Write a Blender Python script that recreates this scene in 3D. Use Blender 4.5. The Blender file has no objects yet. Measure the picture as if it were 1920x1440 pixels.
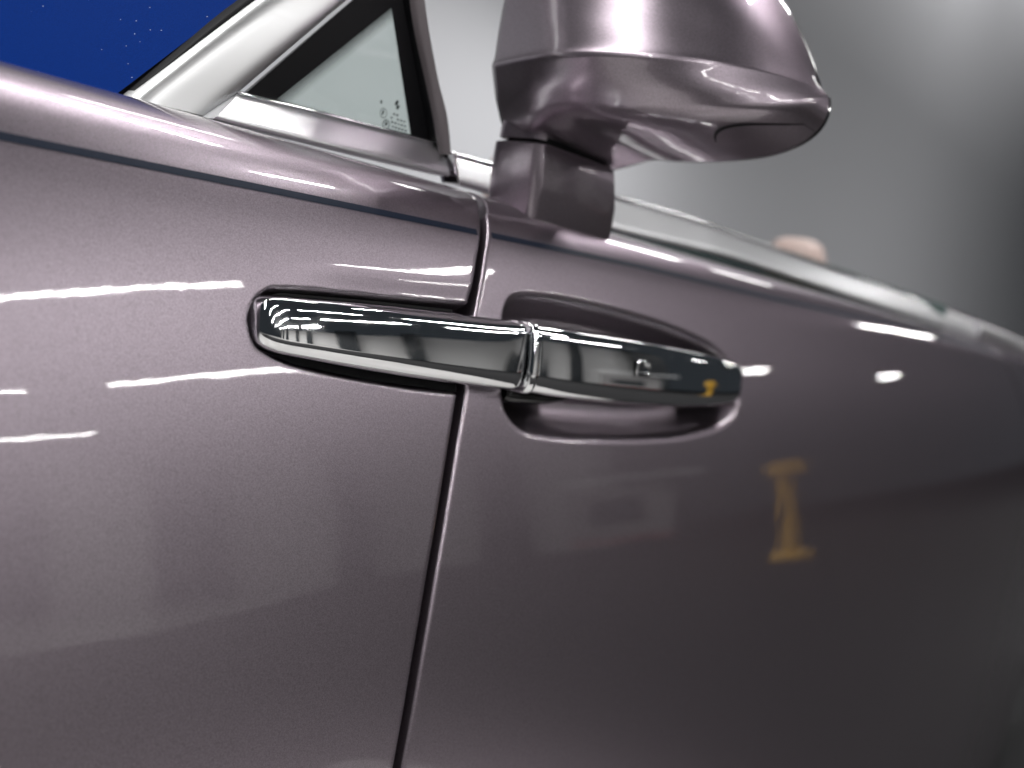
import bpy, bmesh, math, random
import numpy as np
from mathutils import Vector, Matrix
random.seed(7)
SC = bpy.context.scene
COL = SC.collection

# ---------------------------------------------------------------- camera
TH = math.radians(55); FPX = 2200.0; ROLL = math.atan(.164)
PIT = math.atan((720-567)*math.cos(ROLL)/FPX)
CAM = Vector((0, -.40, .87))
_F = Vector((math.sin(TH)*math.cos(PIT), math.cos(TH)*math.cos(PIT), -math.sin(PIT)))
_R0 = Vector((math.cos(TH), -math.sin(TH), 0)); _U0 = _R0.cross(_F)
_R = math.cos(ROLL)*_R0 + math.sin(ROLL)*_U0
_U = -math.sin(ROLL)*_R0 + math.cos(ROLL)*_U0
cd = bpy.data.cameras.new('camera'); cam = bpy.data.objects.new('camera', cd); COL.objects.link(cam)
cam.matrix_world = Matrix(((_R.x, _U.x, -_F.x, CAM.x), (_R.y, _U.y, -_F.y, CAM.y), (_R.z, _U.z, -_F.z, CAM.z), (0, 0, 0, 1)))
cd.sensor_width = 36; cd.lens = 36*FPX/1920; cd.clip_start = .01; cd.clip_end = 200
cd.dof.use_dof = True; cd.dof.focus_distance = .57; cd.dof.aperture_fstop = 5.8
SC.camera = cam
def at(px, py, y):
    """point of the plane y = const seen at a position of the photograph (measuring aid)"""
    d = _F + (px-960)/FPX*_R - (py-720)/FPX*_U
    return CAM + d*((y-CAM.y)/d.y)

# ---------------------------------------------------------------- world and lamps (indoor hall with rows of tube lamps, plus added wall fill)
w = bpy.data.worlds.new('World'); SC.world = w; w.use_nodes = True
w.node_tree.nodes['Background'].inputs[0].default_value = (.045, .052, .060, 1)
w.node_tree.nodes['Background'].inputs[1].default_value = .38
TUBE_H = 3.6; RAD = 105.0
def tube(cx, cy, ang, ln=2.4, wd=.07, h=TUBE_H, rad=RAD):
    l = bpy.data.lights.new('tube_or_fill_lamp', 'AREA'); l.shape = 'RECTANGLE'; l.size = ln; l.size_y = wd
    l.energy = rad*math.pi*ln*wd; l.color = (1, .985, .97)
    o = bpy.data.objects.new('tube_or_fill_lamp', l); COL.objects.link(o)
    o.location = (cx, cy, h); o.rotation_euler = (0, 0, ang)
ANG = math.radians(42)
ux, uy = math.cos(ANG), math.sin(ANG); vx, vy = -uy, ux
# rows of ceiling tubes: (row offset, first tube, range of tubes along the row)
for v, u0, i0, i1 in ((1.0, .9, -2, 0), (-2.7, -.7, -3, 0), (-2.7, 2.5, 0, 1), (-6.4, -.85, -4, 1), (-10.1, -.16, -4, 2), (-13.8, -3.5, -3, 1)):
    for i in range(i0, i1):
        u = u0 + i*3.2; x, y = ux*u+vx*v, uy*u+vy*v
        if y > 1.4: continue
        tube(x, y, ANG)
for k in range(5): tube(2.2+k*3.6, 2.9, 0, wd=.35, h=7.4, rad=RAD*(.16, .08, .13, .28, .10)[k])  # unseen fill lamps added high up to brighten the wall
tube(-1.0, .5, ANG); tube(ux*1.75-vx*6.4, uy*1.75-vy*6.4, ANG, 1.3); tube(5.9, 2.6, 0, 2.4, h=2.72, rad=RAD*.5); tube(1.85, .45, -.5, 1.3)
tube(12.2, -.5, .6); tube(15.1, -4.9, .6, .6); tube(21, -3.8, .6, .6)
SC.view_settings.view_transform = 'Standard'; SC.view_settings.look = 'None'
SC.view_settings.exposure = .5; SC.view_settings.gamma = 1
SC.cycles.use_denoising = True
SC.cycles.max_bounces = 10; SC.cycles.sample_clamp_indirect = 8
SC.cycles.caustics_reflective = False; SC.cycles.caustics_refractive = False

# ---------------------------------------------------------------- materials
def mat(name, base=(.5, .5, .5), metal=0, rough=.5, coat=0, coat_rough=.02, ior=1.5, spec=.5, trans=0):
    m = bpy.data.materials.new(name); m.use_nodes = True
    b = m.node_tree.nodes['Principled BSDF']
    b.inputs['Base Color'].default_value = (*base, 1); b.inputs['Metallic'].default_value = metal
    b.inputs['Roughness'].default_value = rough; b.inputs['IOR'].default_value = ior
    b.inputs['Coat Weight'].default_value = coat; b.inputs['Coat Roughness'].default_value = coat_rough
    b.inputs['Specular IOR Level'].default_value = spec; b.inputs['Transmission Weight'].default_value = trans
    return m
def nodes(m): return m.node_tree.nodes, m.node_tree.links, m.node_tree.nodes['Principled BSDF']
def flake_paint(name, c0, c1, rough, metal, scale=2600, dust=False, peel=.0):
    m = mat(name, c0, metal, rough, 1.0, .025)
    n, l, b = nodes(m)
    tc = n.new('ShaderNodeTexCoord')
    v = n.new('ShaderNodeTexVoronoi'); v.inputs['Scale'].default_value = scale
    l.new(tc.outputs['Object'], v.inputs['Vector'])
    nz = n.new('ShaderNodeTexNoise'); nz.inputs['Scale'].default_value = 900; nz.inputs['Detail'].default_value = 3
    l.new(tc.outputs['Object'], nz.inputs['Vector'])
    sep = n.new('ShaderNodeSeparateColor'); l.new(v.outputs['Color'], sep.inputs[0])
    ad = n.new('ShaderNodeMath'); ad.operation = 'MULTIPLY_ADD'; ad.inputs[1].default_value = .55
    l.new(sep.outputs[0], ad.inputs[0])
    mu = n.new('ShaderNodeMath'); mu.operation = 'MULTIPLY'; mu.inputs[1].default_value = .45
    l.new(nz.outputs['Fac'], mu.inputs[0]); l.new(mu.outputs[0], ad.inputs[2])
    mx = n.new('ShaderNodeMix'); mx.data_type = 'RGBA'
    mx.inputs['A'].default_value = (*c0, 1); mx.inputs['B'].default_value = (*c1, 1)
    l.new(ad.outputs[0], mx.inputs['Factor'])
    out = mx.outputs['Result']
    if dust:
        dn = n.new('ShaderNodeTexVoronoi'); dn.inputs['Scale'].default_value = 150; dn.inputs['Randomness'].default_value = 1
        l.new(tc.outputs['Object'], dn.inputs['Vector'])
        r = n.new('ShaderNodeValToRGB'); r.color_ramp.elements[0].position = .02; r.color_ramp.elements[0].color = (1, 1, 1, 1)
        r.color_ramp.elements[1].position = .05; r.color_ramp.elements[1].color = (0, 0, 0, 1)
        l.new(dn.outputs['Distance'], r.inputs[0])
        m2 = n.new('ShaderNodeMix'); m2.data_type = 'RGBA'; m2.inputs['B'].default_value = (.75, .8, .9, 1)
        l.new(r.outputs[0], m2.inputs['Factor']); l.new(out, m2.inputs['A']); out = m2.outputs['Result']
        im = n.new('ShaderNodeMath'); im.operation = 'SUBTRACT'; im.inputs[0].default_value = 1; l.new(r.outputs[0], im.inputs[1])
        l.new(im.outputs[0], b.inputs['Coat Weight'])
    b.inputs['Specular Tint'].default_value = (.30, .28, .29, 1)
    l.new(out, b.inputs['Base Color'])
    # flakes tilt the metal layer a little; fine orange peel in the lacquer
    bp = n.new('ShaderNodeBump'); bp.inputs['Strength'].default_value = .12; bp.inputs['Distance'].default_value = .0002
    l.new(sep.outputs[1], bp.inputs['Height']); l.new(bp.outputs[0], b.inputs['Normal'])
    if peel:
        pn = n.new('ShaderNodeTexNoise'); pn.inputs['Scale'].default_value = 260; pn.inputs['Detail'].default_value = 1
        l.new(tc.outputs['Object'], pn.inputs['Vector'])
        pb = n.new('ShaderNodeBump'); pb.inputs['Strength'].default_value = peel; pb.inputs['Distance'].default_value = .0004
        wn = n.new('ShaderNodeTexNoise'); wn.inputs['Scale'].default_value = 28; wn.inputs['Detail'].default_value = 2
        l.new(tc.outputs['Object'], wn.inputs['Vector'])
        wb = n.new('ShaderNodeBump'); wb.inputs['Strength'].default_value = .10; wb.inputs['Distance'].default_value = .0010
        l.new(wn.outputs['Fac'], wb.inputs['Height']); l.new(wb.outputs[0], pb.inputs['Normal'])
        l.new(pn.outputs['Fac'], pb.inputs['Height']); l.new(pb.outputs[0], b.inputs['Coat Normal'])
    return m
PAINT = flake_paint('purple_grey_paint', (.195, .167, .190), (.375, .322, .368), .34, .97, peel=.018)
BLUE = flake_paint('screen_blue_reflection', (.000, .012, .10), (.000, .022, .16), .5, .0, dust=True)  # blue reflection on the windscreen put into its base colour
CHROME = mat('chrome', (.86, .87, .88), 1, .03)
n, l, b = nodes(CHROME)
_t = n.new('ShaderNodeTexCoord'); _z = n.new('ShaderNodeTexNoise'); _z.inputs['Scale'].default_value = 60; _z.inputs['Detail'].default_value = 6
_r = n.new('ShaderNodeMapRange'); _r.inputs[1].default_value = .45; _r.inputs[2].default_value = .8; _r.inputs[3].default_value = .015; _r.inputs[4].default_value = .10
l.new(_t.outputs['Object'], _z.inputs['Vector']); l.new(_z.outputs['Fac'], _r.inputs[0]); l.new(_r.outputs[0], b.inputs['Roughness'])
def brushed(name, base, r0, r1):
    m = mat(name, base, 1, .3); n, l, b = nodes(m)
    t = n.new('ShaderNodeTexCoord'); mp = n.new('ShaderNodeMapping'); mp.inputs['Rotation'].default_value = (0, math.radians(45), 0); mp.inputs['Scale'].default_value = (40, 900, 1400)
    z = n.new('ShaderNodeTexNoise'); z.inputs['Scale'].default_value = 1; z.inputs['Detail'].default_value = 4
    r = n.new('ShaderNodeMapRange'); r.inputs[3].default_value = r0; r.inputs[4].default_value = r1
    l.new(t.outputs['Object'], mp.inputs[0]); l.new(mp.outputs[0], z.inputs['Vector']); l.new(z.outputs['Fac'], r.inputs[0]); l.new(r.outputs[0], b.inputs['Roughness'])
    dn = n.new('ShaderNodeTexVoronoi'); dn.inputs['Scale'].default_value = 130; l.new(t.outputs['Object'], dn.inputs['Vector'])
    rr = n.new('ShaderNodeValToRGB'); rr.color_ramp.elements[0].position = .04; rr.color_ramp.elements[0].color = (0, 0, 0, 1); rr.color_ramp.elements[1].position = .07
    l.new(dn.outputs['Distance'], rr.inputs[0]); l.new(rr.outputs[0], b.inputs['Metallic'])
    return m
BRUSH = brushed('brushed_steel', (.74, .745, .75), .30, .46)
SATIN = brushed('satin_trim', (.84, .84, .86), .30, .40)
BLACK = mat('black_rubber', (.005, .005, .006), 0, .5, spec=.12)
GLOSSBLACK = mat('gloss_black', (.004, .004, .004), 0, .12)
STRIPE = mat('navy_stripe', (.005, .010, .024), 0, .45, spec=.2)
DARK = mat('dark_inner', (.006, .006, .007), 0, .9)
GLASS = mat('tinted_glass', (.80, .90, .86), 0, .0, ior=1.45, trans=1)
LEATHER = mat('pink_leather', (.42, .32, .29), 0, .5)
MIRGLASS = mat('mirror_glass', (.9, .9, .9), 1, .0)
LENS = mat('smoked_lens', (.10, .09, .10), .3, .08, 1, .01)
PRINT = mat('black_print', (.02, .03, .03), 0, .6)
DOT = PRINT

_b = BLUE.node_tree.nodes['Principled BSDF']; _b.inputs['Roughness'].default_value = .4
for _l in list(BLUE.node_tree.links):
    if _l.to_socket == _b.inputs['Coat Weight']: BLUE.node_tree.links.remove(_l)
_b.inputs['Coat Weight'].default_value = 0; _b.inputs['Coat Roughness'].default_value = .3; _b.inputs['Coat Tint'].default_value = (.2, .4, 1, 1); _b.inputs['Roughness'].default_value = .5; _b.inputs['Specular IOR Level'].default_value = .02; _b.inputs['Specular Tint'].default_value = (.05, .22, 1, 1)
# ---------------------------------------------------------------- mesh helpers
def obj(name, verts, faces, m, parent=None, smooth=True):
    me = bpy.data.meshes.new(name); me.from_pydata([tuple(map(float, v)) for v in verts], [], [tuple(f) for f in faces])
    me.validate(); me.update()
    if smooth: me.polygons.foreach_set('use_smooth', [True]*len(me.polygons))
    me.materials.append(m)
    o = bpy.data.objects.new(name, me); COL.objects.link(o)
    if parent: o.parent = parent
    return o
def fix(o):
    bm = bmesh.new(); bm.from_mesh(o.data); bmesh.ops.recalc_face_normals(bm, faces=bm.faces); bm.to_mesh(o.data); bm.free(); return o
def grid_faces(nu, nv, loop_u=False, loop_v=False):
    f = []
    for i in range(nu if loop_u else nu-1):
        for j in range(nv if loop_v else nv-1):
            i2, j2 = (i+1) % nu, (j+1) % nv
            f.append((i*nv+j, i2*nv+j, i2*nv+j2, i*nv+j2))
    return f
def loft(name, rings, m, parent=None, cap=True, smooth=True):
    nu, nv = len(rings), len(rings[0])
    v = [p for r in rings for p in r]; f = grid_faces(nu, nv, False, True)
    if cap: f += [tuple(range(nv-1, -1, -1)), tuple((nu-1)*nv+k for k in range(nv))]
    o = fix(obj(name, v, f, m, parent, smooth)); o.data.set_sharp_from_angle(angle=math.radians(50)); return o
def poly_slab(name, pts, thick, m, parent=None, bevel=.0015, seg=3):
    """a polygon in space thickened along its own normal, edges rounded"""
    pts = [Vector(p) for p in pts]
    nrm = Vector((0, 0, 0))
    for i in range(len(pts)): nrm += pts[i].cross(pts[(i+1) % len(pts)])
    nrm.normalize()
    if nrm.y > 0: nrm.negate()
    bm = bmesh.new()
    a = [bm.verts.new(p) for p in pts]; b = [bm.verts.new(p - nrm*thick) for p in pts]
    bm.faces.new(a); bm.faces.new(b[::-1])
    for i in range(len(pts)): bm.faces.new((a[i], b[i], b[(i+1) % len(pts)], a[(i+1) % len(pts)]))
    bmesh.ops.recalc_face_normals(bm, faces=bm.faces)
    if bevel: bmesh.ops.bevel(bm, geom=list(bm.edges), offset=bevel, segments=seg, profile=.5, affect='EDGES')
    me = bpy.data.meshes.new(name); bm.to_mesh(me); bm.free(); me.materials.append(m)
    me.polygons.foreach_set('use_smooth', [True]*len(me.polygons))
    o = bpy.data.objects.new(name, me); COL.objects.link(o)
    if parent: o.parent = parent
    wn = o.modifiers.new('wn', 'WEIGHTED_NORMAL'); wn.keep_sharp = False
    return o
def empty(name, loc, parent=None):
    o = bpy.data.objects.new(name, None); COL.objects.link(o); o.location = loc; o.empty_display_size = .1
    return o
def catmull(P, n):
    P = np.array(P, float); out = []; k = len(P)
    for i in range(k-1):
        p0, p1, p2, p3 = P[max(i-1, 0)], P[i], P[i+1], P[min(i+2, k-1)]
        for t in np.linspace(0, 1, n, endpoint=False):
            out.append(.5*((2*p1)+(-p0+p2)*t+(2*p0-5*p1+4*p2-p3)*t*t+(-p0+3*p1-3*p2+p3)*t**3))
    out.append(P[-1]); return np.array(out)
def sstep(a, b, x):
    t = np.clip((x-a)/(b-a), 0, 1); return t*t*(3-2*t)
def sdf_poly(px, pz, poly):
    """signed distance, negative inside, arrays px pz"""
    d = np.full(px.shape, 1e9); s = np.ones(px.shape)
    n = len(poly)
    for i in range(n):
        ax, az = poly[i]; bx, bz = poly[i-1]
        ex, ez = bx-ax, bz-az; wx, wz = px-ax, pz-az
        t = np.clip((wx*ex+wz*ez)/(ex*ex+ez*ez), 0, 1)
        d = np.minimum(d, (wx-ex*t)**2+(wz-ez*t)**2)
        c1, c2, c3 = pz >= az, pz < bz, ex*wz > ez*wx
        s = np.where((c1 & c2 & c3) | (~c1 & ~c2 & ~c3), -s, s)
    return s*np.sqrt(d)

# ---------------------------------------------------------------- setting: floor and grey wall
FLOORM = mat('pale_floor', (.6, .58, .56), 0, .22)
n, l, b = nodes(FLOORM)
_t = n.new('ShaderNodeTexCoord'); _z = n.new('ShaderNodeTexNoise'); _z.inputs['Scale'].default_value = 1.3; _z.inputs['Detail'].default_value = 8
_r = n.new('ShaderNodeValToRGB'); _r.color_ramp.elements[0].color = (.42, .411, .403, 1); _r.color_ramp.elements[1].color = (.52, .509, .50, 1)
l.new(_t.outputs['Object'], _z.inputs['Vector']); l.new(_z.outputs['Fac'], _r.inputs[0]); l.new(_r.outputs[0], b.inputs['Base Color'])
WALLM = mat('grey_wall', (.40, .41, .42), 0, .7)
n, l, b = nodes(WALLM)
_t = n.new('ShaderNodeTexCoord'); _z = n.new('ShaderNodeTexNoise'); _z.inputs['Scale'].default_value = .6; _z.inputs['Detail'].default_value = 5
_r = n.new('ShaderNodeValToRGB'); _r.color_ramp.elements[0].color = (.66, .67, .705, 1); _r.color_ramp.elements[1].color = (.69, .70, .735, 1)
l.new(_t.outputs['Object'], _z.inputs['Vector']); l.new(_z.outputs['Fac'], _r.inputs[0]); l.new(_r.outputs[0], b.inputs['Base Color'])
fl = obj('floor', [(-20, -40, 0), (40, -40, 0), (40, 10, 0), (-20, 10, 0)], [(0, 1, 2, 3)], FLOORM, None, False); fl['kind'] = 'structure'
wl = obj('wall', [(-8, 3.9, 0), (60, 3.9, 0), (60, 3.9, 8), (-8, 3.9, 8), (-8, 4.1, 0), (60, 4.1, 0), (60, 4.1, 8), (-8, 4.1, 8)],
         [(0, 1, 2, 3), (5, 4, 7, 6), (4, 0, 3, 7), (1, 5, 6, 2), (3, 2, 6, 7), (4, 5, 1, 0)], WALLM, None, False); wl['kind'] = 'structure'

DARKSHEETM = mat('dark_sheet', (.012, .012, .013), 0, .85, spec=.2)  # unseen dark floor sheet, added to darken what the lower door mirrors
_cp = [(2.0, 3.88), (2.0, -1.55), (-6, -1.55), (-6, -7), (5, -7), (16, -14), (34, -24), (34, 3.88)]
obj('added_dark_sheet', [(x, y, .006) for x, y in _cp] + [(x, y, 0) for x, y in _cp], [tuple(range(8))] + [(k, (k+1) % 8, 8+(k+1) % 8, 8+k) for k in range(8)], DARKSHEETM, None, False)['kind'] = 'structure'
# far side of the hall, only met in the reflections: pale wall with dark piers
def hall(u, v, z): return (ux*u+vx*v, uy*u+vy*v, z)
PALE = mat('pale_wall', (.75, .74, .73), 0, .6)
V = [hall(-16, -16.8, 0), hall(7, -16.8, 0), hall(7, -16.8, 3.6), hall(-16, -16.8, 3.6)]
hw = obj('hall_wall', V + [hall(a, b_, z) for a, b_, z in ((-16, -17, 0), (7, -17, 0), (7, -17, 3.6), (-16, -17, 3.6))], [(0, 1, 2, 3), (5, 4, 7, 6), (4, 0, 3, 7), (1, 5, 6, 2), (3, 2, 6, 7)], PALE, None, False); hw['kind'] = 'structure'
# unseen panel with red strip, added to be mirrored in chrome and paint, and a yellow post standing behind the photographer's right shoulder
def block(name, c, half, rz, m, parent=None):
    cz, sz = math.cos(rz), math.sin(rz); V = []
    for dx in (-1, 1):
        for dy in (-1, 1):
            for dz in (-1, 1): V.append((c[0]+dx*half[0]*cz-dy*half[1]*sz, c[1]+dx*half[0]*sz+dy*half[1]*cz, c[2]+dz*half[2]))
    return fix(obj(name, V, [(0, 1, 3, 2), (4, 6, 7, 5), (0, 4, 5, 1), (2, 3, 7, 6), (0, 2, 6, 4), (1, 5, 7, 3)], m, parent, False))
PIER = mat('dark_pier', (.02, .025, .03), 0, .4)
for k in range(9):
    p_ = block('pier', hall(-15+k*2.7, -16.5, 1.9), (.28+.12*(k % 3), .25, 1.9), ANG, PIER); p_['kind'] = 'structure'
pt = block('reflection_panel', (13.0, -6.9, .80), (.75, .06, .52), math.radians(62), mat('grey_panel', (.30, .29, .29), 0, .5)); pt['kind'] = 'structure'
block('panel_dark_inset', (12.95, -6.95, .82), (.40, .075, .25), math.radians(62), PIER, pt)
block('tube_reflection_bar', (12.6, -6.4, 1.46), (1.1, .03, .03), math.radians(40), mat('pale_bar', (.8, .8, .8), 0, .4), pt)  # pale bar added in place of faint distant tube lamps
block('panel_red_strip', (13.0, -6.9, .24), (.75, .07, .03), math.radians(62), mat('red_paint', (.45, .02, .02), 0, .4), pt)
YEL = mat('yellow_paint', (.65, .36, .03), 0, .4)
def tubering(cx, cy, z, r): return [Vector((cx+r*math.cos(2*math.pi*k/20), cy+r*math.sin(2*math.pi*k/20), z)) for k in range(20)]
yp = bpy.data.objects.new('bollard', None); COL.objects.link(yp); yp.location = (8.1, -2.56, 0)
yp['label'] = 'yellow post with wide foot and head mirrored in the door paint'; yp['category'] = 'bollard'
loft('post', [tubering(0, 0, z, r) for z, r in ((.10, .10), (.14, .085), (.90, .085), (.94, .10))], YEL, yp)
loft('foot', [tubering(.05, 0, z, r) for z, r in ((.006, .20), (.05, .20), (.10, .15), (.12, .10))], YEL, yp)
loft('head', [tubering(.05, 0, z, r) for z, r in ((.92, .10), (.95, .19), (1.06, .19), (1.10, .13))], YEL, yp)

# ---------------------------------------------------------------- body side surface
A = [(.04, -3), (.18, -1.5), (.30, -.5), (.40, .2), (.50, 1.0), (.60, 3), (.70, 7.5), (.78, 11.5), (.81, 13.3), (.85, 16), (.885, 19), (.900, 23), (.910, 31), (.920, 46), (.928, 64), (.933, 78), (.9345, 87)]
_az = [a[0] for a in A]; _aa = [a[1] for a in A]
def build_profile():
    z, y, s = .04, 0., 0.; Z, Y, S, AL = [z], [y], [s], [_aa[0]]
    ds = .00025
    while y - 0 < 5 and z < .9344 and s < 2:
        a = math.radians(np.interp(z, _az, _aa)); z += ds*math.cos(a); y += ds*math.sin(a); s += ds
        Z.append(z); Y.append(y); S.append(s); AL.append(math.degrees(a))
    while s < S[-1]+.0001 or y < Y[0]+9:           # flat shoulder running inwards
        a = math.radians(87); z += ds*math.cos(a); y += ds*math.sin(a); s += ds
        Z.append(z); Y.append(y); S.append(s); AL.append(87)
        if y - y0ref(Z, Y) > .125: break
    Z, Y, S, AL = map(np.array, (Z, Y, S, AL)); Y = Y - np.interp(.85, Z, Y)
    return Z, Y, S, AL
def y0ref(Z, Y): return np.interp(.85, Z, Y)
PZ, PY, PS, PA = build_profile()
def plan(x):
    x = np.asarray(x, float); return np.where(x < .55, (x-.55)**2/14., (x-.55)**2/40.)
def body(x, z, out=0.):
    """point of the body side at height z (below the shoulder) pushed outwards by out"""
    a = math.radians(float(np.interp(z, PZ, PA)))
    return Vector((x, float(np.interp(z, PZ, PY)+plan(x)) - out*math.cos(a), z + out*math.sin(a)))
_xz = [.04, .30, .50, .6214, .679, .7173, .756, .7897, .8213, .861, .8935, .9191, .9314, .9344, .95]
_xx = [.452, .455, .461, .4717, .480, .487, .4959, .5045, .5139, .5258, .5405, .5543, .5711, .577, .577]
def xs(z): return np.interp(z, _xz, _xx)
def s_samples(dense, lo, hi):
    """heights list as profile arc lengths; dense between lo and hi"""
    s = 0; L = []
    while s < PS[-1]:
        L.append(s); z = np.interp(s, PS, PZ)
        s += dense if lo < z < hi else (.0016 if z > .885 else (.02 if z < lo-.05 else .006))
    L.append(PS[-1]); return np.array(L)
def panel(name, parent, xp, ss, disp, edge_lo=None, edge_hi=None, xref=lambda Z, x0: x0 + xs(Z), r=.0017, depth=.03):
    """xp: offsets from the shut line (or absolute when xref is None); rounded returns at the ends"""
    Z = np.interp(ss, PS, PZ); Y = np.interp(ss, PS, PY); AL = np.radians(np.interp(ss, PS, PA))
    cols = []
    def col(x0, inn):
        X = xref(Z, x0)
        d = disp(X, Z, ss) + inn
        return np.stack([X, Y + plan(X) + d*np.cos(AL), Z - d*np.sin(AL)], 1)
    if edge_lo:
        cols.append(col(xp[0], depth))
        for k in range(6):
            a = math.pi/2*(k/6.0); cols.append(col(xp[0]+r*(1-math.cos(a)), r*(1-math.sin(a))))
        xp = [x for x in xp if x >= xp[0]+r]
        if xp[0] > 0: pass
    hi = []
    if edge_hi:
        xe = xp[-1]
        for k in range(5, -1, -1):
            a = math.pi/2*(k/6.0); hi.append(col(xe-r*(1-math.cos(a)), r*(1-math.sin(a))))
        hi.append(col(xe, depth)); xp = [x for x in xp if x <= xe-r]
    for x in xp: cols.append(col(x, 0.))
    cols += hi
    V = np.concatenate(cols); f = grid_faces(len(cols), len(ss))
    f = [q[::-1] for q in f]
    return obj(name, V, f, PAINT, parent)

car = empty('car', (.5, .9, 0))
car['label'] = 'purple grey metallic convertible seen close at its door handle'; car['category'] = 'car'
def P(o):
    """parent to the car keeping the world position"""
    o.parent = car; o.matrix_parent_inverse = car.matrix_world.inverted(); return o
bpy.context.view_layer.update()
CARINV = Matrix.Translation(-car.location)
def under_car(o): o.parent = car; o.matrix_parent_inverse = CARINV; return o

# fender pocket round the fixed half of the handle, smooth hollow above it
FH = [(.3640, .8430), (.3665, .8490), (.3720, .8535), (.385, .8565), (.45, .8590), (.70, .8640), (.70, .8150), (.51, .8190), (.44, .8225), (.39, .8275), (.3700, .8330), (.3655, .8370)]
FHP = catmull([(*p, 0) for p in FH+[FH[0]]], 5)[:-1, :2]
def disp_fender(X, Z, ss):
    d = sdf_poly(X, Z, FHP)
    d = d - .0028
    crisp = .011*sstep(.0012, -.0035, d)
    soft = .0013*sstep(.014, .0, d)*sstep(.840, .856, Z)*sstep(.368, .44, X)
    return crisp + soft
GAP = .0074
xp = list(np.arange(-1.0, -.24, .02)) + list(np.arange(-.22, -GAP/2-.003, .0011)) + [-GAP/2]
fender = under_car(panel('front_fender', None, xp, s_samples(.0011, .805, .885), disp_fender, edge_hi=True))

# door with the hand cup behind the grip
CUP = [(.5560, .8560), (.5620, .8680), (.5760, .8740), (.62, .8765), (.687, .8755), (.76, .8715), (.83, .8630), (.862, .8540), (.8770, .8440), (.8835, .8320), (.8820, .8200), (.8700, .8090), (.8400, .8000), (.7600, .7925), (.6500, .7920), (.590, .7945), (.5680, .7985), (.5560, .8060), (.5510, .8160), (.5510, .8400)]
_cc = CUP[-2:]+CUP+CUP[:3]
CUPP = catmull([(*p, 0) for p in _cc], 7)[14:14+7*len(CUP), :2]
for _k in range(2): CUPP = (np.roll(CUPP, 1, 0)+2*CUPP+np.roll(CUPP, -1, 0))/4
def disp_door(X, Z, ss):
    d = sdf_poly(X, Z, CUPP)
    ins = np.clip(-d, 0, None)
    bowl = .030*(1-(1-np.clip(ins/.030, 0, 1))**2.2)
    top = sstep(.846, .866, Z)                       # soft lead-in above the grip, crisp lip below
    soft = .013*sstep(.003, -.012, d)
    lip = .0006*sstep(.004, 0, d)
    return bowl*(1-top) + soft*top + lip
xp = [GAP/2] + list(np.arange(GAP/2+.0032, .395, .0014)) + list(np.arange(.41, 1.375, .02))
def nodisp(X, Z, ss): return 0*X
def xrear(Z): return 2.10 + np.clip(.93-Z, 0, .35)*2.0
def door_x(Z, x0):
    """near the handle columns follow the front shut line; behind it they stretch to the raked rear shut line"""
    a = xs(Z); t = max(0, x0-.40)/.98
    return a + min(x0, .40) + t*(xrear(Z)-.004-a-.40)
xp = [x for x in xp if x < 1.375] + [1.38]
door = under_car(panel('door', None, xp, s_samples(.0012, .785, .885), disp_door, edge_lo=True, xref=door_x))
rear = under_car(panel('rear_wing', None, [.004] + list(np.arange(.02, 1.4, .05)), s_samples(.006, .785, .885), nodisp, edge_lo=True, xref=lambda Z, x0: xrear(Z)+x0))

# dark inner structure seen in the shut lines
inner = []
Z = np.linspace(.06, .925, 40); Y = np.interp(Z, PZ, PY)
V = []
for x in (-.45, .1, .5, .55, 1.0, 1.5, 1.9, 2.4, 3.35):
    for z, y in zip(Z, Y): V.append((x, y+float(plan(x))+.052, z-.004))
ip = under_car(obj('inner_panel', V, grid_faces(9, 40), DARK))
V = [(-.45, .12, .25), (3.35, .3, .25), (3.35, 1.8, .25), (-.45, 1.8, .25)]
up = under_car(obj('underbody', V + [(x, y, .9) for x, y, z in V], [(0, 3, 2, 1), (2, 3, 7, 6), (4, 5, 6, 7), (0, 1, 5, 4), (1, 2, 6, 5), (3, 0, 4, 7)], DARK, None, False))

# coach line
_sx = [-.6, .2468, .362, .5431, .7382, .9923, 1.4002, 2.2]; _sz = [.893, .9006, .9031, .9067, .9101, .9112, .9156, .9185]
def stripe(x0, x1, parent, hw=.0019):
    V = []; X = np.arange(x0, x1, .006)
    for x in X:
        z = np.interp(x, _sx, _sz)
        for k in (-1, 0, 1): V.append(body(x, z+k*hw*.85, .0003))
    return obj('coach_line', V, grid_faces(len(X), 3), STRIPE, parent)
zst = .9067; xg = float(xs(zst))
stripe(-.45, xg-GAP/2-.002, fender); stripe(xg+GAP/2+.003, 2.10, door)

# ---------------------------------------------------------------- fixed half of the handle on the fender
_sp = [(0, 0), (0, .7), (.06, .95), (.22, 1.0), (.50, 1.0), (.72, .975), (.82, .88), (.885, .71), (.930, .43), (.965, .10), (.989, -.20), (1.0, -.46), (.985, -.64), (.93, -.84), (.84, -.96), (.72, -1.0), (.45, -1.0), (.15, -1.0), (.02, -.9), (0, -.6)]
SECT = [tuple(p) for p in catmull(_sp+[_sp[0]], 5)[:-1]]
def frame_at(x, z):
    a = math.radians(float(np.interp(z, PZ, PA)))
    return body(x, z), Vector((0, -math.cos(a), math.sin(a))), Vector((0, math.sin(a), math.cos(a)))
def bar_ring(x, zt, zb, nb, nf, e_f=.62, e_t=.72, N=56, skew=0.):
    """closed section at x between heights zb..zt, from depth nb (behind) to nf (front) of the body side"""
    n_, t_ = Vector((0, -1, 0)), Vector((0, 0, 1))
    o = body(x, .842); h = (zt-zb)/2; zc = (zt+zb)/2 - .842; w_ = (nf-nb)/2; nc = (nf+nb)/2
    R = []
    for cn, ct in SECT:
        R.append(o + n_*(nb+(nf-nb)*cn) + t_*(ct*h+zc))
    return R
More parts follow.
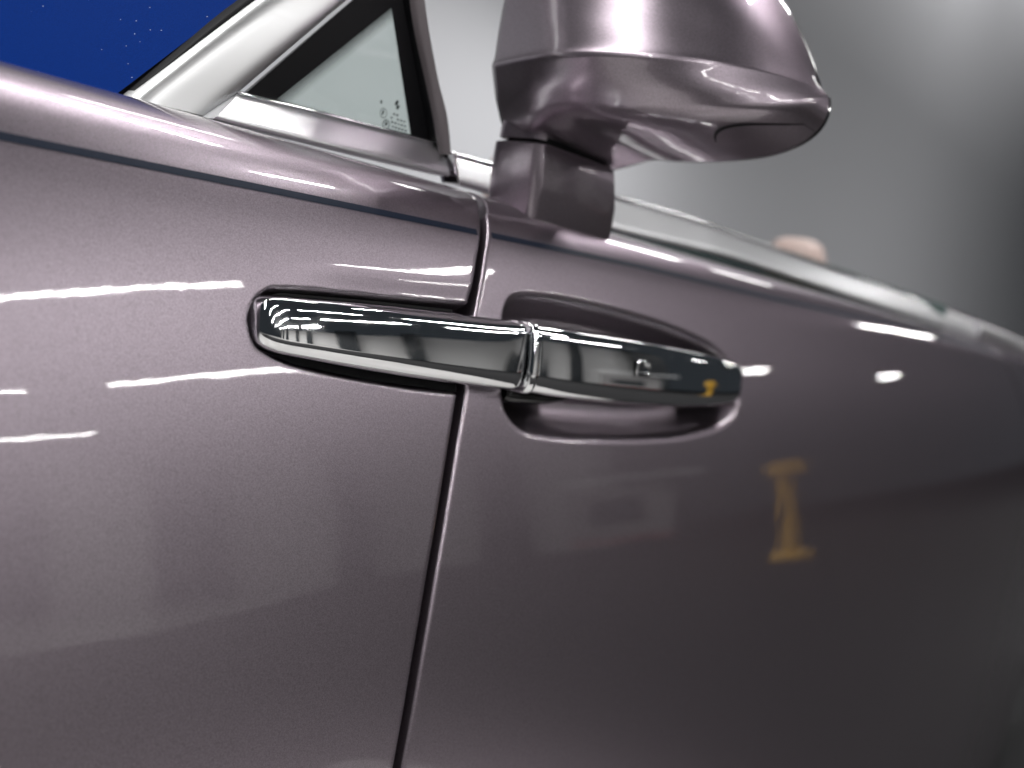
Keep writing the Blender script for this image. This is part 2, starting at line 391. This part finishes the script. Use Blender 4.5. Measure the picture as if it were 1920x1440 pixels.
def bar(name, prof, mt, parent, n_sub=10, **kw):
    C_ = catmull(prof, n_sub)
    o = loft(name, [bar_ring(*c, **kw) for c in C_], mt, parent)
    return o
fh = bar('fixed_handle', [
    (.3634, .8455, .8400, -.006, .0000), (.3638, .8490, .8365, -.007, .0028), (.3652, .8522, .8333, -.008, .0056), (.3690, .8545, .8312, -.009, .0086),
    (.3760, .8556, .8297, -.009, .0112), (.3900, .8563, .8285, -.009, .0137), (.4200, .8576, .8262, -.009, .0164), (.4600, .8587, .8237, -.009, .0182), (.5100, .8596, .8214, -.009, .0193),
    (.5380, .8597, .8207, -.004, .0197), (.5460, .8592, .8212, .002, .0196), (.5500, .8578, .8226, .006, .0190), (.5512, .8550, .8260, .010, .0172)], CHROME, fender)

# black sheet painting the shade inside the pocket round it
V = []; X = np.concatenate([np.linspace(.3645, .385, 14), np.linspace(.39, .513, 30)])
_t = [(x, z) for x, z in FH[:6]]; _b2 = [(x, z) for x, z in FH[6:]][::-1]+[(.70, .815)]
for x in X:
    zt = np.interp(x, [p[0] for p in _t], [p[1] for p in _t])+.0016; zb = np.interp(x, [.3640, .3655, .37, .39, .44, .51, .70], [.8430, .8370, .8330, .8275, .8225, .8190, .8150])-.0016
    for k in range(7): V.append(body(x, zb+(zt-zb)*k/6.0, -.0042))
obj('pocket_shade', V, grid_faces(len(X), 7), BLACK, fh)
# ---------------------------------------------------------------- door: collar, grip, sensor, mount
dh = bar('door_handle', [
    (.5620, .8560, .8240, .006, .0180), (.5626, .8585, .8212, .003, .0205), (.5650, .8592, .8200, .002, .0215), (.6000, .8590, .8182, .002, .0240), (.6700, .8585, .8165, .002, .0250), (.7400, .8570, .8160, .002, .0245),
    (.8000, .8550, .8172, .001, .0225), (.8400, .8528, .8188, -.001, .0190), (.8640, .8505, .8208, -.004, .0145), (.8760, .8480, .8232, -.006, .0095), (.8810, .8445, .8268, -.008, .0040), (.8824, .8390, .8330, -.008, -.0020)], CHROME, door)
collar = bar('collar', [(.5538, .8560, .8240, .000, .0180), (.5542, .8598, .8200, -.002, .0215), (.5562, .8606, .8192, -.002, .0228), (.5590, .8606, .8192, -.002, .0230), (.5608, .8598, .8200, -.002, .0220), (.5612, .8560, .8240, .000, .0180)], CHROME, dh)
core = bar('handle_core', [(.545, .8540, .8265, .000, .0150), (.566, .8540, .8265, .000, .0155)], BLACK, dh, n_sub=2)
mount = bar('handle_mount', [(.5560, .8300, .8120, -.020, .0060), (.5640, .8300, .8105, -.024, .0080), (.6000, .8280, .8110, -.026, .0080), (.6300, .8270, .8150, -.026, .0060), (.6450, .8265, .8200, -.026, .002)], GLOSSBLACK, dh)
mount2 = bar('handle_mount', [(.8500, .845, .826, -.028, .006), (.8650, .845, .828, -.024, .004), (.8780, .842, .831, -.018, .000)], GLOSSBLACK, dh)
# small square sensor frame on the grip
o, n_, t_ = body(.678, .842), Vector((0, -1, 0)), Vector((0, 0, 1))
cx, cw, ch, lw = .678, .0092, .0050, .0008
V, F = [], []
def sq(w_, h_, out):
    R = []
    for k in range(32):
        a = 2*math.pi*k/32; c, s = math.cos(a), math.sin(a)
        R.append(o + Vector((1, 0, 0))*math.copysign(abs(c)**.35, c)*w_ + t_*(math.copysign(abs(s)**.35, s)*h_ - .0008) + n_*out)
    return R
loft('sensor_groove', [sq(cw+.0007, ch+.0007, .0220), sq(cw+.0007, ch+.0007, .0252), sq(cw-.0004, ch-.0004, .0252), sq(cw-.0004, ch-.0004, .0225)], BLACK, dh, cap=False)
loft('sensor_frame', [sq(cw, ch, .0225), sq(cw, ch, .0255), sq(cw-.0003, ch-.0003, .0258), sq(cw-.0011, ch-.0011, .0258), sq(cw-.0013, ch-.0013, .0251), sq(cw-.0014, ch-.0014, .0240)], CHROME, dh, cap=False)
for q in (dh, fh): pass

# ---------------------------------------------------------------- windscreen pillar, quarter window, belt trims
def strip(name, A_, B_, bulge, m, parent, nseg=14, nl=10, thick=.012, e=2.0):
    """rounded strip between two polylines of equal length, convex towards the street"""
    A_ = catmull(A_, nl); B_ = catmull(B_, nl); rings = []
    for a, b_ in zip(A_, B_):
        a, b_ = Vector(a), Vector(b_); R = []
        for k in range(nseg+1):
            t = k/nseg; q = a.lerp(b_, t); h = bulge*(1-abs(2*t-1)**e)**.75
            R.append(q + Vector((-.25, -.97, 0))*h)
        R.append(b_+Vector((0, thick, 0))); R.append(a+Vector((0, thick, 0)))
        rings.append(R)
    return loft(name, rings, m, parent)
def ext(p, q, t): return p + (q-p)*t
yP = .088
pa0, pa1 = at(250, 186, yP), at(490, 0, yP+.004)
pb0, pb1 = at(391, 221, yP), at(650, 0, yP+.004)
pillar = under_car(strip('windscreen_pillar', [pa0, pa1, ext(pa0, pa1, 2.2)+Vector((.01, .01, 0)), ext(pa0, pa1, 3.6)+Vector((.05, .03, 0))], [pb0, pb1, ext(pb0, pb1, 2.2)+Vector((.01, .01, 0)), ext(pb0, pb1, 3.6)+Vector((.05, .03, 0))], .0035, BRUSH, None, e=5.0, nseg=20))
seal = strip('pillar_seal', [pa0+Vector((-.0035, .007, -.004)), pa1+Vector((-.0035, .007, 0)), ext(pa0, pa1, 2.2)+Vector((.0065, .017, 0))], [pa0+Vector((.002, .005, -.004)), pa1+Vector((.002, .005, 0)), ext(pa0, pa1, 2.2)+Vector((.012, .015, 0))], .001, BLACK, pillar, nseg=6)
foot_gap = strip('pillar_foot_seal', [at(236, 183, .094), at(300, 201, .094), at(400, 226, .094)], [at(236, 196, .094), at(300, 214, .094), at(400, 238, .094)], .001, BLACK, pillar, nseg=4)
# windscreen: from the pillar's front edge across the car, bowed forwards
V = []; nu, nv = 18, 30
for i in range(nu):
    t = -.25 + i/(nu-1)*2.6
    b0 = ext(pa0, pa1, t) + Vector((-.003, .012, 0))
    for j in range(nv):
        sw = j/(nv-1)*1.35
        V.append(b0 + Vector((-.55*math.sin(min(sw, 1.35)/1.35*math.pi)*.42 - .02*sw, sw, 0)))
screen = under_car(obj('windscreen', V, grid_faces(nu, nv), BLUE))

yQ = .076
qa = [at(456, 179, yQ), at(600, 213, yQ), at(720, 244, yQ), at(838, 276, yQ)]
qb = [at(400, 222, yQ), at(560, 262, yQ), at(700, 297, yQ), at(842, 331, yQ)]
qa = [p+Vector((.006, .012, .002)) for p in qa]
qtr = under_car(empty('quarter_window', tuple(at(600, 230, yQ))))
qtr.matrix_parent_inverse = CARINV
bpy.context.view_layer.update()
QINV = Matrix.Translation(-qtr.location)
def under_q(o): o.parent = qtr; o.matrix_parent_inverse = QINV; return o
under_q(strip('sill_trim', qa, qb, .0022, SATIN, None, nseg=16, e=6))
rim = under_q(strip('sill_edge', [p+Vector((0, -.001, .0016)) for p in qa], [p+Vector((0, -.0035, -.0006)) for p in qa], .0012, CHROME, None, nseg=6, thick=.006))
yG = .090
ga, gb, gc = at(452, 186, yG), at(742, -62, yG), at(806, 300, yG)
pane = under_q(poly_slab('glass_pane', [ga, gb, gc], .004, GLASS, None, bevel=0))
# black border printed on the pane (a hair proud of it) with its dotted edge
def lerp(a, b_, t): return Vector(a).lerp(Vector(b_), t)
yB = yG-.0008
o1, o2, o3 = at(448, 186, yB), at(742, -70, yB), at(812, 300, yB)
i1, i2, i3 = at(508, 196, yB), at(734, 16, yB), at(776, 292, yB)
border = under_q(obj('black_border', [o1, o2, o3, i1, i2, i3], [(0, 1, 4, 3), (1, 2, 5, 4)], BLACK, None, False))
V, F = [], []
for row in range(7):
    r_ = .00040*(1-row/8.5)
    for k in range(260):
        c = lerp(i1, i2, (k+.5*(row % 2))/260.0) + Vector((.0010*.62*(row+.6), 0, -.0010*.78*(row+.6)))
        b0 = len(V)
        for q in range(6): V.append(c + Vector((math.cos(q*math.pi/3)*r_, 0, math.sin(q*math.pi/3)*r_)))
        F.append(tuple(range(b0, b0+6)))
dots = under_q(obj('dotted_edge', V, F, BLACK, None, False)); dots['kind'] = 'stuff'
# small certification print on the pane: unreadable lines and two round marks
V, F = [], []
def mark(cx_, cy_, w_, h_, ang=0.):
    c = at(cx_, cy_, yB); b0 = len(V); k = (c-CAM).length/FPX
    ca, sa = math.cos(ang), math.sin(ang)
    for q in range(8):
        a = 2*math.pi*q/8; e1, e2 = math.cos(a)*w_*k, math.sin(a)*h_*k
        V.append(c + Vector(((e1*ca-e2*sa)*1.5, 0, e1*sa+e2*ca)))
    F.append(tuple(range(b0, b0+8)))
random.seed(3)
mark(744, 193, 2.6, 6, -.35); mark(746, 201, 2.6, 5, -.35); mark(715, 191, 1.8, 3.6); mark(718, 211, 1.6, 5.5, -.2)
for ln in range(4):
    for q in range(5):
        if random.random() < .25: continue
        mark(733+q*6+ln*1.2, 212+ln*8.5+q*1.9, 2.0, 1.6+random.random())
for q in range(16):
    a = q*math.pi/8; mark(719+6*math.cos(a), 212+9*math.sin(a), .9, 1.2); mark(724+6*math.cos(a), 233+8*math.sin(a), 1.1, 1.4)
mark(724, 232, 2.5, 4)
under_q(obj('glass_print', V, F, PRINT, None, False))
# rear post of the quarter window: rubber seal and bright channel
post = under_q(strip('window_post', [at(748, -90, .090), at(772, 70, .090), at(800, 200, .088), at(822, 296, .086)], [at(772, -90, .086), at(800, 70, .086), at(828, 200, .084), at(848, 300, .082)], .004, BLACK, None, nseg=10))
chan = under_q(strip('post_channel', [at(768, -90, .083), at(783, 40, .083), at(806, 150, .082), at(820, 215, .080), at(832, 290, .079)], [at(786, -90, .081), at(802, 40, .081), at(822, 150, .080), at(838, 215, .078), at(846, 290, .077)], .002, mat('grey_rubber', (.16, .14, .15), 0, .35), None, nseg=6, thick=.004))

# belt trim along the top of the door
yT = .080
ta = [at(852, 289, yT), at(925, 309, yT), at(1155, 371, yT), at(1290, 408, yT), at(1400, 440, yT)+Vector((0, 0, -.003)), Vector((1.42, .092, .9655)), Vector((2.09, .125, .9665))]
tb = [at(856, 345, yT), at(925, 363, yT), at(1155, 432, yT), at(1290, 464, yT), at(1400, 492, yT), Vector((1.42, .092, .940)), Vector((2.09, .125, .940))]
ta = [p+Vector((.006, .012, .002)) for p in ta]
belt = strip('belt_trim', ta, tb, .0022, SATIN, door, nseg=16, e=6)
brim = strip('belt_trim_edge', [p+Vector((0, -.001, .0016)) for p in ta], [p+Vector((0, -.0035, -.0007)) for p in ta], .0012, CHROME, belt, nseg=6, thick=.006)
endc = strip('belt_trim_end', [at(849, 286, yT-.004), at(851, 312, yT-.004), at(856, 344, yT-.004)], [at(855, 288, yT-.004), at(858, 314, yT-.004), at(863, 346, yT-.004)], .0015, CHROME, belt, nseg=6, thick=.01)
ta2 = [Vector((2.105, .126, .9665)), Vector((2.6, .17, .9655)), Vector((3.3, .27, .9655))]
belt2 = strip('belt_trim', ta2, [p+Vector((0, 0, -.026)) for p in ta2], .0045, SATIN, rear, nseg=12)
dglass = strip('side_glass', [Vector((.66, .104, .958)), Vector((.8, .104, .966)), Vector((1.2, .106, .972)), Vector((1.86, .118, .972))], [Vector((.66, .104, .93)), Vector((.8, .104, .93)), Vector((1.2, .106, .93)), Vector((1.86, .118, .93))], .0005, mat('green_glass', (.30, .42, .40), 0, .05, ior=1.45, trans=.6), door, nseg=4, thick=.004)

# ---------------------------------------------------------------- wing mirror
mir = under_car(empty('wing_mirror', (.65, .045, .93))); mir.matrix_parent_inverse = CARINV
MINV = Matrix.Translation(-mir.location)
def under_m(o): o.parent = mir; o.matrix_parent_inverse = MINV; return o
def rrect(x0, x1, y0, y1, z, r=.007, n_=8):
    R = []
    for (cx_, cy_, a0) in ((x1-r, y1-r, 0), (x0+r, y1-r, 90), (x0+r, y0+r, 180), (x1-r, y0+r, 270)):
        for k in range(n_): a = math.radians(a0+90*k/(n_-1)); R.append(Vector((cx_+r*math.cos(a), cy_+r*math.sin(a), z)))
    return R
stalk = under_m(loft('stalk', [rrect(.612, .716, .038, .073, .916), rrect(.610, .714, .034, .073, .928), rrect(.6065, .708, .030, .071, .945), rrect(.604, .702, .030, .070, .962), rrect(.603, .698, .030, .069, .9705), rrect(.6058, .6912, .0308, .0642, .9718)], PAINT, None))
under_m(loft('seam', [rrect(.6075, .690, .032, .063, .970), rrect(.6075, .690, .032, .063, .976)], BLACK, None))
foot = under_m(loft('foot', [rrect(.6050, .6950, .0325, .0680, .9738), rrect(.6050, .6945, .0320, .0680, .980), rrect(.606, .693, .028, .0680, .986), rrect(.606, .690, .016, .0680, .992, .010), rrect(.606, .688, -.004, .0680, 1.000, .012)], PAINT, None))
# housing: sections across the car (constant y), each from rear rim under the bowl, over lip and crease, up to the top
W = np.concatenate([np.linspace(0, .55, 22, endpoint=False), .55+.45*np.sin(np.linspace(0, math.pi/2, 30))]); W[-1] = .9995
def ss1(a, b_, x): t = min(max((x-a)/(b_-a), 0), 1); return t*t*(3-2*t)
full = []
for w_ in W:
    y = .070 - .1765*w_
    u1 = max(0, (w_-.30)/.70); u2 = max(0, (w_-.20)/.80)
    ev = (1-u1**3)**.5; ed = (1-u2**3)**.5            # height and depth shrink towards the outer tip
    dep = .113 + .026*math.sin(math.pi/2*min(1, w_/.5)); drop = .0095*(1-ss1(.14, .36, w_))
    lift = .007*w_**2
    tmpl = [(.004, -.0495, 1), (.055, -.0475, 1), (dep-.026, -.0440, 1), (dep-.010, -.0330, .35), (dep-.0015, -.0190+lift, 0), (dep, -.0140+lift, 0), (dep-.0015, -.0090+lift, 0), (dep-.006, .0120, 0), (dep-.017, .0500, 0), (dep-.040, .0800, 0), (.070, .0960, 0), (.030, .1010, 0), (.004, .0990, 0)]
    back = .35 + .65*math.sin(math.pi/2*min(1, w_/.55))                  # inner end stands nearly upright
    tmpl = [(dep-(dep-a)*back if 6 < q < 10 else a, b_, k) for q, (a, b_, k) in enumerate(tmpl)]
    pts = [(.705 - a*ed, y + .42*w_**2*b_*ev + .03*b_, 1.0305 + b_*ev - drop*k) for a, b_, k in tmpl]
    full.append(catmull(pts, 6))
full = np.array(full)
nu, nv = full.shape[:2]
V = full.reshape(-1, 3); F = grid_faces(nu, nv)
# inner end cap and rear rim lip
capc = len(V); V = np.vstack([V, full[0].mean(0)[None]])
for j in range(nv): F.append((j, (j+1) % nv, capc))
F.append(tuple((nu-1)*nv+k for k in range(nv)))
house = under_m(fix(obj('housing', V, F, PAINT, None)))
# rear: black rim and mirror glass inside it
ring = np.concatenate([full[:, 0, :], full[::-1, -1, :]]); cen = ring.mean(0)
inn = cen + (ring-cen)*.90; inn[:, 0] = ring[:, 0] + .004
out_ = ring.copy(); out_[:, 0] += .004
V = np.concatenate([ring, out_, inn]); m_ = len(ring)
F = [(i, (i+1) % m_, m_+(i+1) % m_, m_+i) for i in range(m_)] + [(m_+i, m_+(i+1) % m_, 2*m_+(i+1) % m_, 2*m_+i) for i in range(m_)]
under_m(fix(obj('mirror_rim', V, F, GLOSSBLACK, None)))
g2 = inn.copy(); g2[:, 0] -= .001
V = np.concatenate([g2, g2.mean(0)[None]])
under_m(fix(obj('mirror_glass', V, [(i, (i+1) % m_, m_) for i in range(m_)], MIRGLASS, None)))
# lamp cover let into the underside near the outer end
def wi(x): return float(np.interp(x, W, range(len(W))))
def patch(name, u0, u1, k0, k1, off, m):
    us = [wi(t) for t in np.linspace(W[int(u0)], W[int(u1)], 16)]; V = []
    for a_, u in enumerate(us):
        i = int(u); fr = u-i; col = full[i]*(1-fr)+full[min(i+1, nu-1)]*fr
        tt = a_/15.0; kk0 = k0; kk1 = k1*(math.sin(math.pi*(.12+.80*tt))**.45)
        for b_ in range(10):
            k = kk0+(kk1-kk0)*b_/9.0; kx = int(k); kf = k-kx
            p = col[kx]*(1-kf)+col[min(kx+1, nv-1)]*kf
            V.append(Vector(p)+Vector((-.25, 0, -.97))*off)
    return under_m(fix(obj(name, V, grid_faces(16, 10), m, None)))
patch('lamp_seam', wi(.70), wi(.945), .4, 9.9, .0003, BLACK)
patch('lamp_cover', wi(.712), wi(.94), .7, 9.4, .0006, PAINT)

# ---------------------------------------------------------------- seats behind the belt line
def seat(cx_, cy_, top, w_, d_):
    e = under_car(empty('seat', (cx_, cy_, .5))); e.matrix_parent_inverse = CARINV
    inv = Matrix.Translation(-e.location)
    rings = []
    for z, s in ((.45, .9), (.6, 1), (top-.07, 1), (top-.035, .95), (top-.012, .78), (top-.002, .5), (top, .15)):
        rings.append([Vector((cx_+math.copysign(abs(math.cos(a))**.7, math.cos(a))*d_*s, cy_+math.copysign(abs(math.sin(a))**.7, math.sin(a))*w_*s, z)) for a in [2*math.pi*k/24 for k in range(24)]])
    o = loft('backrest', rings, LEATHER, None); o.parent = e; o.matrix_parent_inverse = inv
c = at(1035, 262, .42); seat(c.x, c.y, c.z, .075, .05)
c = at(1500, 448, .55); seat(c.x, c.y, c.z, .06, .05)
